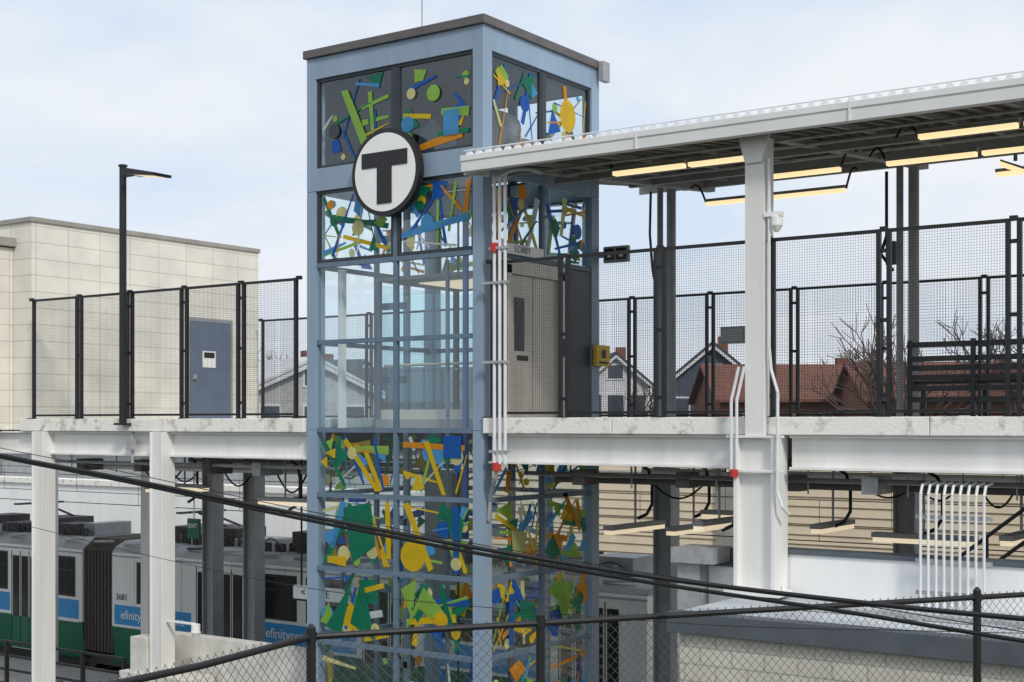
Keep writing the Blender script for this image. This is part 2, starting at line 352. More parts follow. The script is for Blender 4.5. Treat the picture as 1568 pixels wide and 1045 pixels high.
for x in[-11.2,-10.0,-8.6,-7.3,-6.0,-4.6,.5,1.7,3.0,4.6,6.2,7.6,9.3,11,13]: un.box(x-.07,x+.07,.28,6.28,-.5,-.17)
un.box(XL,-W-.1,2.2,2.35,-.7,-.51); un.box(.2,XR,2.2,2.35,-.7,-.51)
un.done()
co=P('columns',[M_white,M_pier],B)
for x,zb in((-10.8,-6.55),(-7.3,-4.6)):
    co.box(x-.15,x+.15,-.02,.02,zb,-.17); co.box(x-.165,x-.13,-.16,.16,zb,-.165); co.box(x+.13,x+.165,-.16,.16,zb,-.165); co.box(x-.13,x+.13,-.135,-.10,zb,-.165)
for x in(4.6,13.2):
    co.box(x-.26,x+.26,-.09,-.05,-2.25,-.2); co.box(x-.30,x-.24,-.2,.22,-2.25,-.165); co.box(x+.24,x+.30,-.2,.22,-2.25,-.165)
    co.box(x-.40,x+.40,-.30,.14,-2.29,-2.22)
    co.box(x-.14,x+.14,-.18,-.10,-.165,3.8); co.box(x-.14,x-.10,-.10,.12,.085,3.8); co.box(x+.10,x+.14,-.10,.12,.085,3.8)
    co.box(x-.40,x+.40,-.21,-.12,-.66,-.62); co.box(x-.40,x+.40,-.21,-.12,-.2,-.165)
    co.prism([(x-.22,3.8),(x+.22,3.8),(x+.12,3.45),(x-.12,3.45)],'y',-.22,-.185)
    for sx in(-.33,.33):
        for sy in(-.26,-.0): co.cyl((x+sx,sy,-2.22),(x+sx,sy,-2.16),.025,n=6)
co.box(-8.2,-6.4,-.25,.45,-6.6,-4.6,1); co.box(-7.95,-7.5,-.2,.4,-4.6,-3.95,1)
co.box(-8.1,-3.75,.5,.75,-6.6,-3.95,1)
co.done(.006)
co=P('rear_columns',M_grey,B)
for x in(-12.6,-11.2,-.16,4.5,9.2):
    co.box(x-.17,x+.17,6.05,6.1,-6.6,-.17); co.box(x-.19,x-.15,5.95,6.3,-6.6,-.17); co.box(x+.15,x+.19,5.95,6.3,-6.6,-.17)
    if x>-1: co.cyl((x-.12,6.1,.08),(x-.12,6.1,4.5),.06,n=12); co.cyl((x+.12,6.1,.08),(x+.12,6.1,4.5),.09,n=12)
co.done()
# ------------------------------------------------------------------ fences
def fence(name,axis,c,posts,z0,z1,sp=.034,wr=.0013,skip=()):
    F=group(name); a=P('posts',M_black,F); w=P('wire_mesh',M_wire,F)
    def bx(part,s0,s1,h,zz0,zz1,oc=0):
        if axis=='x': part.box(s0,s1,c+oc-h,c+oc+h,zz0,zz1)
        else: part.box(c+oc-h,c+oc+h,s0,s1,zz0,zz1)
    n=len(posts)
    for i,p in enumerate(posts):
        if i>0: bx(a,p-.095,p-.04,.03,z0,z1)
        if i<n-1: bx(a,p+.04,p+.095,.03,z0,z1)
        if 0<i<n-1:
            for zz in(z0+.25,z0+1.2,z1-.3): bx(a,p-.04,p+.04,.012,zz,zz+.05)
        bx(a,p-.11,p+.11,.05,z0-.0,z0+.012)
        bx(a,p-.045,p+.045,.036,z1-.03,z1+.03)
    for i in range(n-1):
        s0,s1=posts[i]+.095,posts[i+1]-.095
        bx(a,s0,s1,.022,z1-.045,z1); bx(a,s0,s1,.022,z0+.05,z0+.09)
        k=int((s1-s0)/sp)
        for j in range(1,k): 
            u=s0+(s1-s0)*j/k; bx(w,u-wr,u+wr,wr,z0+.09,z1-.045)
        k=int((z1-z0-.14)/sp)
        for j in range(1,k):
            u=z0+.09+(z1-z0-.135)*j/k; bx(w,s0,s1,wr,u-wr,u+wr,.006)
    a.done(); w.done(rec=False)
fence('mesh_fence','x',0.0,[-11.17,-9.69,-8.2,-6.71,-5.25,-3.86],.08,2.46)
fence('mesh_fence','x',0.0,[.12,1.48,3.08,4.72,6.3,7.9,9.5,11.1],.08,2.46)
fence('mesh_fence','x',6.45,[-11.3,-9.6,-7.9,-6.2,-4.5,-2.8,-1.1,.6,2.3,4.0,5.7,7.4,9.1,10.8],.08,2.46,sp=.05,wr=.0015)
fs=group('fence_notice'); c=P('panel',[M_grey,M_galv],fs); c.box(.86,1.36,6.36,6.40,1.48,1.80,0); c.box(.90,1.32,6.352,6.358,1.52,1.76,1); c.done(.003)
# ------------------------------------------------------------------ canopy
C=group('platform_canopy')
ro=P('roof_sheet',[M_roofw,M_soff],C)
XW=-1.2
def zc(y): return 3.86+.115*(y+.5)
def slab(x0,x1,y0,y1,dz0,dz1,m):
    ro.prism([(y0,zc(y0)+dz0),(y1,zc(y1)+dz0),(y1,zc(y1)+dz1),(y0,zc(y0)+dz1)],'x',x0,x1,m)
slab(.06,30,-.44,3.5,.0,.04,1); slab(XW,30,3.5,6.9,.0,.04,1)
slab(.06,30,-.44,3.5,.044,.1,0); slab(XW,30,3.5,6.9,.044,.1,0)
x=.2
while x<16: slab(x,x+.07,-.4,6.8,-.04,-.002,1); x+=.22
ro.done()
fa=P('fascia',M_fasc,C)
fa.prism([(-.56,3.76),(-.42,3.76),(-.42,3.80),(-.54,3.80),(-.54,3.94),(-.42,3.94),(-.42,4.0),(-.58,4.0),(-.58,3.92),(-.565,3.90)],'x',.0,30)
fa.prism([(-.5,3.72),(.1,3.78),(.1,4.02),(-.5,4.0)],'x',.004,.055)
x=3.0
while x<28: fa.box(x,x+.03,-.585,-.54,3.755,4.005); x+=3.05
fa.box(XW,30,6.9,6.96,4.55,4.85)
fa.done(.004)
sg=P('snow_guard',M_pvc,C)
x=.05
while x<12:
    sg.prism([(x,4.0),(x+.13,4.0),(x+.095,4.06),(x+.035,4.06)],'y',-.52,-.46); x+=.175
sg.cyl((.0,-.49,4.085),(14,-.49,4.085),.010,n=6)
sg.done()
cb=P('roof_beams',M_grey,C)
for x in(.5,4.6,9.2,13):
    y0=-.4
    cb.prism([(y0,zc(y0)-.09),(6.7,zc(6.7)-.28),(6.7,zc(6.7)-.045),(y0,zc(y0)-.045)],'x',x-.08,x+.08)
for y in(1.9,4.3,6.3): cb.box(.1,30,y-.05,y+.05,zc(y)-.22,zc(y)-.05)
for x in (1.1,2.2,3.3,5.7,6.8,7.9): cb.prism([(-.35,zc(-.35)-.10),(6.5,zc(6.5)-.14),(6.5,zc(6.5)-.042),(-.35,zc(-.35)-.042)],'x',x-.03,x+.03)
cb.done()
li=P('canopy_lights',[M_grey,M_lamp,M_black,M_galv],C)
def lampx(x0,x1,y,z,m=1):
    li.box(x0,x1,y-.06,y+.06,z+.05,z+.10,0); li.box(x0+.02,x1-.02,y-.06,y+.06,z-.01,z+.048,m)
for x0,x1 in((1.72,2.95),(3.0,4.25),(6.4,7.7),(7.75,9.0)): lampx(x0,x1,1.0,3.76)
for x0,x1 in((3.3,4.55),(5.25,6.6),(6.65,7.9)): lampx(x0,x1,3.0,3.84)
for x0,x1 in((1.25,2.5),(2.5,3.85),(6.3,7.6)): lampx(x0,x1,5.0,3.87)
def arc(p,q,up,n=9): return [Vector(p).lerp(Vector(q),i/n)+Vector((0,0,up*math.sin(math.pi*i/n))) for i in range(n+1)]
for p,qq in(((.95,5,4.2),(1.25,5,3.92)),((3.85,5,3.92),(4.05,5,4.2)),((4.55,3,3.9),(4.8,3,4.1)),((6.1,1,3.8),(6.4,1,3.82)),((5.0,3,4.0),(5.25,3,3.9)),((1.5,1,3.95),(1.72,1,3.82)),((7.9,3,3.9),(8.1,3,4.1))): li.tube(arc(p,qq,.16),.02,6,2)
for y,r_ in((.4,.022),(1.35,.03),(1.45,.02),(3.6,.03),(4.7,.022)): li.cyl((.2,y,zc(y)-.13),(14,y,zc(y)-.13),r_,n=6,m=3)
li.tube([(-.4,5.95,4.4),(-.42,5.95,3.6),(-.36,5.95,2.9),(-.3,6.0,2.5)],.025,6,2)
li.tube([(4.2,5.95,4.3),(4.2,5.95,3.2),(4.1,5.95,2.9),(4.3,6.0,2.6)],.03,6,2); li.box(4.2,4.36,5.9,5.98,2.7,3.1,2)
li.done()
fl=P('flood_lights',[M_grey,M_lamp],C)
for x,y in((6.7,4.6),(7.75,4.4)):
    fl.cyl((x,y,4.3),(x,y,4.0),.03); fl.prism([(x-.2,4.0),(x+.35,3.75),(x+.33,3.70),(x-.22,3.94)],'y',y-.1,y+.1,1); fl.prism([(x-.2,4.03),(x+.36,3.79),(x+.35,3.755),(x-.2,4.002)],'y',y-.11,y+.11,0)
fl.done()
# ------------------------------------------------------------------ conduits & fittings at tower corner
K=group('conduit_riser')
c=P('pipes',[M_pvc,M_red,M_galv],K)
for x,zt in((.30,3.75),(.40,3.68),(.50,3.75)): c.cyl((x,-.12,zt),(x,-.12,-.62),.026,n=10)
c.tube(arc((.30,-.12,3.7),(.9,.3,3.78),.1),.028,8)
for z in(2.1,.9,2.62,-.45): c.box(.22,.56,-.155,-.09,z,z+.04,2)
c.box(.08,.22,-.15,-.09,2.1,2.14,2); c.box(.08,.22,-.15,-.09,.9,.94,2)
c.cyl((.3,-.12,2.58),(.3,-.12,2.72),.06,m=1); c.cyl((.34,-.12,-.72),(.34,-.12,-.60),.07,m=1)
c.tube([(.34,-.12,-.7),(.30,-.1,-.85),(.18,0,-1.0),(.06,.1,-1.2),(.03,.1,-1.5)],.03,8,2)
for x in(4.28,4.36): c.cyl((x,-.22,-.62),(x,-.22,.3),.022,n=8); c.tube([(x,-.22,.3),(x+.04,-.2,.5),(x+.10,-.2,.75)],.022,8)
c.cyl((4.32,-.22,-.72),(4.32,-.22,-.62),.06,m=1); 
c.tube([(4.80,-.16,3.5),(4.80,-.16,1.0),(4.83,-.16,.7),(4.95,-.22,.4),(4.95,-.24,-.9),(5.02,-.24,-1.1),(5.05,-.1,-1.2)],.022,8)
c.cyl((-8.15,.02,-.16),(-8.15,.02,-.75),.03,m=2); c.box(-8.25,-8.05,-.06,.02,-.5,-.3,2)
c.done(smooth=False)
cc=group('security_camera'); c=P('housing',M_sign,cc); c.box(4.74,4.98,-.2,-.08,2.72,2.78)
c.cyl((4.9,-.14,2.72),(4.9,-.14,2.6),.08,.08,n=16); c.cyl((4.9,-.14,2.6),(4.9,-.14,2.52),.08,.03,n=16); c.done(.003)
cc=group('security_camera'); c=P('housing',M_sign,cc); xb,yb,zb=-6.35,-.05,-3.75
c.box(-7.1,xb,yb-.02,yb+.02,zb+.12,zb+.16); c.cyl((xb,yb,zb+.14),(xb,yb,zb),.08,n=16); c.cyl((xb,yb,zb),(xb,yb,zb-.1),.10,.04,n=16); c.done(.003)
cc=group('call_box'); c=P('body',[M_yel,M_black],cc); c.box(.05,.12,V-.28,V+.16,.98,1.34); c.box(.122,.13,V-.12,V+.02,1.12,1.26,1); c.box(.122,.128,V-.2,V+.08,1.02,1.06,1); c.done(.01)
cc=group('gate_sign'); c=P('panel',[M_black,M_sign,M_grey],cc); c.box(.03,.52,3.5,3.58,2.78,3.06,2); c.box(.06,.24,3.49,3.499,2.82,3.02,0); c.box(.29,.49,3.49,3.499,2.82,3.02,0)
c.box(.12,.19,3.485,3.489,2.87,2.97,1); c.box(.35,.43,3.485,3.489,2.87,2.97,1); c.box(-.1,.03,3.5,3.56,2.88,2.98,2); c.done()
# ------------------------------------------------------------------ bench on the bridge
bn=group('slatted_bench'); c=P('slats',M_black,bn)
for z in(.30,.44,.58,.70,.82,1.0): c.box(6.45,8.9,.42,.46,z-.035,z+.035)
for y in(.5,.62,.74,.86): c.box(6.45,8.9,y,y+.09,.50,.54)
c.done()
c=P('frame',M_black,bn)
for x in(6.5,7.3,8.1,8.85): c.box(x-.03,x+.03,.38,.42,.08,1.06); c.box(x-.03,x+.03,.9,.96,.08,.5); c.box(x-.03,x+.03,.42,.96,.44,.5)
c.done()
# ------------------------------------------------------------------ street lamp
s=group('street_lamp'); c=P('pole',[M_black,M_lampoff,M_grey],s)
c.cyl((-8.23,-.14,.0),(-8.23,-.14,4.78),.07,.065,n=14); c.box(-8.36,-8.10,-.25,-.051,-.04,.0)
c.box(-8.23,-7.95,-.17,-.11,4.58,4.64)
c.prism([(-8.0,4.60),(-7.15,4.49),(-7.13,4.54),(-7.9,4.70)],'y',-.36,.08,0)
c.prism([(-7.75,4.565),(-7.2,4.492),(-7.2,4.486),(-7.75,4.56)],'y',-.28,.0,1)
c.cyl((-8.23,-.14,4.78),(-8.23,-.14,4.82),.085); c.done(.006)
# ------------------------------------------------------------------ cream station building on left
b=group('station_headhouse')
c=P('walls',M_cream,b); c.box(-26,-11.6,.30,6.66,-.14,4.1); c.done()
c=P('parapet_cap',[M_capl,M_cream,M_white],b); c.box(-26,-11.56,.26,6.7,4.1,4.2,0); c.box(-26,-12.2,-.5,.29,-.14,3.6,1); c.box(-26,-12.1,-.56,.29,3.62,3.8,0); c.box(-26,-11.6,.3,6.6,-.5,-.17,2); c.done(.01)
c=P('columns',[M_white],b)
for x in(-15,-19,-24):
    for y in(.4,6.2): c.box(x-.15,x+.15,y-.15,y+.15,-6.6,-.5)
c.done(.005)
c=P('door',[M_door,M_grey,M_sign,M_black],b)
c.box(-11.6,-11.55,4.38,5.78,.09,2.42,1); c.box(-11.55,-11.53,4.46,5.70,.09,2.34,0); c.box(-11.527,-11.52,4.82,5.22,1.28,1.66,2); c.box(-11.519,-11.516,4.86,5.18,1.50,1.63,3); c.box(-11.53,-11.47,4.52,4.6,1.0,1.12,1); c.done()
# ------------------------------------------------------------------ low building bottom right
b=group('utility_building')
c=P('walls',[M_cmu,M_wwall],b); c.box(4.45,30,-2.0,0,-7.2,-2.44,0); c.box(3.7,4.3,.26,.6,-7.2,-1.98,1); c.box(4.3,30,.26,.6,-7.2,-1.76,1); c.done()
c=P('roof',[M_memb,M_flash,M_galv],b); c.box(4.35,30,-1.85,.24,-2.44,-2.33,0); c.box(4.32,30,-2.1,-1.85,-2.56,-2.31,1); c.box(4.25,30,.23,.64,-1.76,-1.70,1); c.box(3.65,4.25,.23,.64,-1.98,-1.94,1)
x=5.6
while x<20: c.box(x,x+.03,-1.85,.22,-2.33,-2.315,0); x+=1.5
c.box(5.4,30,-1.0,-.94,-2.30,-2.25,2)
for k in range(12): c.box(5.5+k*1.3,5.6+k*1.3,-1.05,-.89,-2.33,-2.30,2)
c.done(.006)
c=P('duct',[M_galv,M_dkframe],b); c.box(3.3,3.95,-.1,.5,-1.93,-1.72,0); c.box(3.35,3.69,0,.4,-7.0,-1.93,0); c.box(4.05,4.2,.2,.262,-1.93,-1.72,1);c.done()
pr=group('conduit_rack'); c=P('pipes',[M_pvc,M_galv],pr)
for i in range(9):
    x=6.75+i*.098
    c.tube([(x,.05,-2.3),(x,.05,-.9),(x,.12,-.78),(x,.4,-.75)],.018,8)
    c.cyl((x,.05,-2.32),(x,.05,-2.24),.03)
for z in(-2.15,-1.75,-1.2): c.box(6.68,7.62,.07,.11,z,z+.05,1)
c.done()
st=group('stair_handrail'); c=P('rails',M_black,st)
for dz in(0,-.42): c.cyl((6.5,1.0,-2.1+dz),(8.6,1.0,-.42+dz),.025)
for x in(6.7,7.3,7.9,8.5): c.cyl((x,1.0,-2.1+(x-6.5)*.8),(x,1.0,-2.95+(x-6.5)*.8),.02)
c.done()
pr=group('platform_railing'); c=P('rails',M_black,pr)
for z in(-4.7,-5.0,-5.3,-5.6,-6.4): c.box(-16,-9.6,.98,1.02,z-.025,z+.025)
x=-16
while x<-9.5: c.box(x-.03,x+.03,.96,1.04,-6.55,-4.68); x+=1.28
x=-16
while x<-9.6: c.box(x-.008,x+.008,.99,1.01,-6.4,-5.6); x+=.12
c.done()
us=group('underdeck_conduits'); c=P('runs',[M_galv,M_black,M_pvc,M_under],us)
rr=R(3)
for a,bb in((XL,-W-.1),(.3,16)):
    for y,z,r_ in((.7,-.78,.03),(.9,-.80,.025),(1.5,-.9,.045),(2.6,-.86,.03),(3.3,-.95,.03),(3.45,-.95,.03),(4.4,-.85,.05),(5.4,-1.0,.03),(5.8,-.8,.04)):
        c.cyl((a,y,z),(bb,y,z),r_,n=8,m=rr.choice([0,0,3,3,2]))
    x=a+.4
    while x<bb:
        for y in(.9,3.3,5.4): c.cyl((x,y,-.5),(x,y,-.98),.012,n=5)
        x+=1.4
    x=a+.5
    while x<min(bb,10):
        y=rr.uniform(.7,5); sg2=rr.uniform(.2,.4); ex=rr.uniform(.5,1.2)
        c.tube([Vector((x,y,-.9)).lerp(Vector((x+ex,y+.3,-.9)),k/12)+Vector((0,0,-sg2*math.sin(math.pi*k/12))) for k in range(13)],.018,6,1); x+=rr.uniform(.9,1.7)
    x=a+.8
    while x<min(bb,10): c.box(x,x+.22,rr.uniform(.6,.9),1.2,-.95,-.72,rr.choice([0,3])); x+=rr.uniform(1.2,2.2)
for x,y in((.9,3.1),(1.5,4.0),(2.65,3.4),(3.2,1.6),(4.3,3.2),(5.9,2.6),(-8.9,2),(-6.4,3.2),(-5.5,1.4),(7.4,2.2)):
    c.tube([(x+.1,y,-.7),(x+.25,y,-.78),(x+.32,y,-1.0),(x+.32,y,-1.35),(x+.22,y,-1.52),(x+.05,y,-1.6)],.028,6,1)
c.done()
ul=group('platform_lamp'); c=P('fixtures',[M_grey,M_lampoff,M_galv],ul)
def lampy(x,y0,y1,z):
    c.box(x-.09,x+.09,y0,y1,z+.05,z+.12,0); c.box(x-.08,x+.08,y0+.02,y1-.02,z-.02,z+.048,1); c.cyl((x,(y0+y1)/2,z+.1),(x,(y0+y1)/2,-.6),.02,m=2)
def lampx2(x0,x1,y,z):
    c.box(x0,x1,y-.09,y+.09,z+.05,z+.12,0); c.box(x0+.02,x1-.02,y-.08,y+.08,z-.02,z+.048,1); c.cyl(((x0+x1)/2,y,z+.1),((x0+x1)/2,y,-.6),.02,m=2)
lampy(.9,2.2,4.0,-1.8); lampy(1.5,3.2,4.9,-1.85); lampx2(2.0,3.3,3.4,-1.55); lampy(3.2,.9,2.3,-1.55); lampy(4.3,2.6,4.0,-1.65)
lampx2(5.2,6.7,2.6,-1.72); lampx2(-9.6,-8.3,2.0,-1.35); lampx2(-7.0,-5.8,3.2,-1.6); lampx2(-11.5,-10.2,3.2,-1.5); lampx2(-6.2,-4.9,1.4,-1.5); lampy(7.4,1.5,3,-1.6)
c.done()
ss=group('station_sign'); c=P('panel',[M_sign,M_black,M_tg],ss); c.box(-6.9,-5.4,3.0,3.06,-3.5,-3.24,0); c.box(-6.9,-5.4,2.995,3.0,-3.54,-3.5,1); c.cyl((-6.7,3.03,-3.24),(-6.7,3.03,-.6),.02,m=1); c.cyl((-5.6,3.03,-3.24),(-5.6,3.03,-.6),.02,m=1); c.done()
text('sign_lettering','< T  C E',.22,(-6.3,2.99,-3.37),FRONT,M_black,ss)
ss=group('exit_sign'); c=P('panel',[M_tg,M_sign],ss); c.box(-9.1,-8.75,2.2,2.25,-2.35,-1.95,0); c.cyl((-8.92,2.22,-1.95),(-8.92,2.22,-.6),.015,m=1); c.done()
text('exit_lettering','EXIT',.13,(-8.92,2.19,-2.1),FRONT,M_sign,ss)
# ------------------------------------------------------------------ train
T2=group('light_rail_train')
y0=7.05; y1=9.7
def body(xa,xb,nm):
    c=P(nm,[M_tw,M_tg,M_tgl,M_troof,M_tad,M_black,M_tgear,M_sign],T2)
    pr_=[(y0,-5.45),(y1,-5.45),(y1,-3.5),(y1-.12,-3.38),(y0+.12,-3.38),(y0,-3.5)]
    c.prism(pr_,'x',xa,xb,0)
    c.prism([(y0+.02,-3.46),(y0+.12,-3.34),(y0+.45,-3.18),(y1-.45,-3.18),(y1-.12,-3.34),(y1-.02,-3.46)],'x',xa-.02,xb+.02,3)
    c.prism([(y0+.003,-5.45),(y1-.003,-5.45),(y1-.08,-6.45),(y0+.08,-6.45)],'x',xa+.01,xb-.01,1)
    c.box(xa+.4,xb-.4,y0+.35,y1-.35,-6.8,-6.45,6)
    c.box(xa,xb,y0-.008,y0+.02,-3.58,-3.54,3)
    x=xa+.9
    while x<xb: c.box(x-.008,x+.008,y0-.003,y0+.01,-5.45,-3.5,3); x+=1.83
    return c
def side(c,L):
    for k,a,b_ in L:
        if k=='w':
            c.box(a,b_,y0-.012,y0+.05,-4.78,-3.68,5); m=(a+b_)/2
            for u,v in((a+.06,m-.02),(m+.02,b_-.06)):
                c.box(u,v,y0-.016,y0-.011,-4.72,-4.08,2); c.box(u,v,y0-.016,y0-.011,-4.03,-3.74,2)
        else:
            c.box(a,b_,y0-.006,y0+.05,-6.42,-3.62,0)
            c.box(a,b_,y0-.01,y0-.006,-6.4,-5.5,1)
            nn=4; wd=(b_-a)/nn
            for j in range(nn):
                c.box(a+j*wd+.05,a+(j+1)*wd-.05,y0-.014,y0-.005,-5.5,-3.78,5)
                c.box(a+j*wd+.08,a+(j+1)*wd-.08,y0-.018,y0-.013,-5.45,-3.83,2)
                c.box(a+j*wd-.012,a+j*wd+.012,y0-.016,y0-.004,-6.4,-3.65,5)
c=body(-44,-18.75,'rear_car')
L=[('w',-20.0,-19.05),('d',-21.9,-20.3),('w',-23.4,-22.1),('w',-24.9,-23.6),('d',-27,-25.4),('w',-29,-27.4),('w',-31,-29.3),('d',-33,-31.4)]
side(c,L); c.box(-20.2,-18.9,y0-.006,y0,-5.38,-4.86,4); c.box(-25,-22,y0-.006,y0,-5.38,-4.86,4); c.box(-44,-18.9,y0-.005,y0,-5.47,-5.43,7); c.done(.01)
c=body(-17.5,-1.1,'front_car')
L=[('w',-16.5,-15.1),('d',-14.2,-12.5),('w',-12.1,-10.7),('w',-10.4,-9.0),('d',-8.6,-7.0),('w',-6.7,-5.3),('w',-5.0,-3.6),('d',-3.2,-1.7)]
side(c,L)
c.box(-17.4,-14.4,y0-.006,y0,-5.38,-4.86,4); c.box(-12.2,-8.8,y0-.006,y0,-5.38,-4.86,4); c.box(-6.8,-3.5,y0-.006,y0,-5.38,-4.86,4)
c.box(-1.1,-1.08,y0+.3,y1-.3,-4.9,-3.7,2)
c.done(.01)
text('ad_lettering','efinityrecruitment',.34,(-15.9,y0-.01,-5.12),FRONT,M_sign,T2,.002)
text('ad_lettering_2','efinityrecruitment',.34,(-10.5,y0-.01,-5.12),FRONT,M_sign,T2,.002)
text('car_number','3681',.24,(-17.1,y0-.01,-4.65),FRONT,M_black,T2,.002)
c=P('bellows',M_bell,T2)
for i in range(9): 
    x=-18.75+i*.139; c.prism([(y0+.05,-6.2),(y1-.05,-6.2),(y1-.05,-3.45),(y1-.4,-3.15),(y0+.4,-3.15),(y0+.05,-3.45)],'x',x+.01,x+.11)
    c.prism([(y0+.11,-6.15),(y1-.11,-6.15),(y1-.11,-3.5),(y1-.4,-3.22),(y0+.4,-3.22),(y0+.11,-3.5)],'x',x+.11,x+.149)
c.done()
c=P('roof_equipment',[M_tgear,M_troof,M_galv],T2); r=R(8)
x=-34
while x<-1.6:
    ln=r.uniform(.4,1.2)
    if not(-19.2<x+ln and x<-17.3):
        yy=r.uniform(7.45,7.9); h=r.uniform(.14,.5); c.box(x,x+ln,yy,yy+r.uniform(.7,1.4),-3.17,-3.17+h,r.choice([0,0,0,1]))
        for k in range(3): c.cyl((x+k*ln/3,yy-.15,-3.17),(x+k*ln/3,yy-.15,-2.95),.04,n=6,m=r.choice([0,2]))
        c.tube(arc((x,yy-.1,-3.1),(x+ln,yy-.1,-3.1),r.uniform(.1,.25)),.02,5,0)
    x+=ln+r.uniform(.05,.35)
for xp in(-22.5,-15.5,-6):
    c.tube([(xp,8.0,-3.1),(xp+1.3,8.2,-2.75),(xp,8.3,-2.4)],.035,6,0); c.tube([(xp,8.9,-3.1),(xp+1.3,8.7,-2.75),(xp,8.6,-2.4)],.035,6,0); c.box(xp-.1,xp+.1,7.6,9.2,-2.4,-2.35,0)
    for k in range(5): c.cyl((xp+.3*k,7.6,-3.15),(xp+.3*k,7.6,-2.9),.05,n=6,m=0)
for k in range(24): c.cyl((-31+k*1.25,7.25,-3.25),(-30.2+k*1.25,7.25,-3.2),.035,n=6,m=r.choice([0,1,2]))
c.done()
c=P('bogies',[M_tgear,M_rail],T2)
for x in(-22,-18.1,-13.5,-5): 
    for dx in(-.9,.9): c.cyl((x+dx,7.5,-6.48),(x+dx,9.3,-6.48),.33,n=20,m=1)
    c.box(x-1.3,x+1.3,7.35,7.5,-6.6,-6.35)
c.done()
ow=P('catenary_wires',M_black)
for y in(8.35,12.4):
    ow.cyl((-80,y,-2.3),(60,y,-2.3),.012,n=5); ow.cyl((-80,y,-1.5),(60,y,-1.5),.01,n=5)
    x=-78
    while x<58: ow.cyl((x,y,-2.3),(x,y,-1.5),.006,n=4); x+=4
ow.done()
# ------------------------------------------------------------------ background behind tracks
b=group('siding_warehouse'); c=P('walls',[M_clap,M_under],b)
z=-7.2
while z<-.5:
    c.prism([(15.98,z),(16.4,z),(16.4,z+.24),(16.02,z+.24)],'x',-13,40,0) ; z+=.242
c.done()
c=P('roof',[M_flash,M_white,M_hwin,M_capl],b); c.box(-13.1,40.1,15.95,30,-.36,-.2,0); c.box(-13.1,-12.9,15.9,30,-7.2,-.5,1)
for x in(7.5,-4.0): c.box(x,x+.5,15.9,15.97,-4.5,-.4,3)
c.cyl((-9,15.9,-1.35),(40,15.9,-1.35),.05,m=3)
c.done()
b=group('retaining_wall'); c=P('wall',[M_wwall,M_conc],b); c.box(-70,-13.2,17,17.6,-7.2,-2.4,0); c.box(-70,-13.2,16.9,17.7,-2.4,-2.2,1); c.done()
b=group('brick_shed'); c=P('walls',[M_hg,M_droof],b); c.box(-44,-22,22,30,-7.2,-1.1,0); c.prism([(21.6,-1.1),(30.4,-1.1),(26,.0)],'x',-44.2,-21.8,1); c.done()
b=group('white_garage'); c=P('walls',[M_hw,M_droof,M_hwin],b); c.box(-20,-12,32,40,-7.2,-1.0,0); c.prism([(31.6,-1.0),(40.4,-1.0),(36,.1)],'x',-20.2,-11.8,1); c.done()
def house(name,x,y,w,d,ze,zr_,mw,mr,rot=0,dormer=False):
    G=group(name); c=P('walls',[mw,M_hwin,M_hw],G); c.box(-w/2,w/2,-d/2,d/2,-7.2,ze,0)
    c.prism([(-d/2,ze),(d/2,ze),(0,zr_-.05)],'x',-w/2,w/2,0)
    z=ze-2.0
    for k in range(2):
        n=max(2,int(w/2.2))
        for i in range(n):
            cx=-w/2+(i+.5)*w/n; c.box(cx-.5,cx+.5,-d/2-.05,-d/2,z-.1,z+1.4,2); c.box(cx-.42,cx+.42,-d/2-.07,-d/2-.051,z,z+1.3,1)
        for i in range(3):
            cy=-d/2+(i+.5)*d/3
            c.box(w/2,w/2+.05,cy-.5,cy+.5,z-.1,z+1.4,2); c.box(w/2+.051,w/2+.07,cy-.42,cy+.42,z,z+1.3,1)
        z-=2.8
    c.box(w/2,w/2+.05,-.5,.5,ze+.1,ze+1.0,2); c.box(w/2+.051,w/2+.07,-.4,.4,ze+.2,ze+.9,1)
    c.done()
    c=P('roof',[mr,mw,M_hwin,M_brick,M_hw],G); s=(zr_-ze)/(d/2); e=.35
    for sg_ in(-1,1):
        c.prism([(0,zr_),(sg_*(d/2+e),ze-s*e),(sg_*(d/2+e),ze-s*e+.12),(0,zr_+.14)],'x',-w/2-.3,w/2+.3,0)
        c.prism([(0,zr_-.04),(sg_*(d/2+e),ze-s*e-.04),(sg_*(d/2+e),ze-s*e-.2),(0,zr_-.22)],'x',w/2+.24,w/2+.31,4)
    c.box(w*.2,w*.2+.5,.3,.8,zr_-1,zr_+.45,3)
    if dormer: c.box(-.9,.9,-d/2+.3,0,ze+.2,zr_-.5,1); c.prism([(-1.1,zr_-.5),(1.1,zr_-.5),(0,zr_+.1)],'y',-d/2+.1,0,0); c.box(-.5,.5,-d/2+.25,-d/2+.29,ze+.5,zr_-.7,2)
    c.done()
    G.location=(x,y,0); G.rotation_euler=(0,0,rot)
rt=math.radians
house('brick_house',-12.3,41,8.5,8,1.0,2.5,M_brick,M_rroof,rt(35))
house('slate_house',-19.8,47,7,4.8,1.9,3.9,M_hb,M_droof,rt(-62))
house('white_house',-27.3,49,6,3.6,2.2,3.7,M_hw,M_droof,rt(-50))
house('grey_house',-30.8,27,6,6,1.4,2.7,M_hg,M_hw,rt(-20))
house('white_house',-29,36,9,6,1.0,2.6,M_hw,M_droof,rt(30))
house('brick_house',-3.6,38.3,10,8,.9,2.3,M_brick,M_rroof,rt(30),True)
house('grey_house',-39,36,8,8,1.6,3.2,M_hg,M_droof,rt(20))
house('white_house',-8,58,9,8,1.4,3.0,M_hw,M_droof,rt(25))
house('grey_house',4,62,9,8,1.4,3.4,M_hw,M_droof,rt(25))
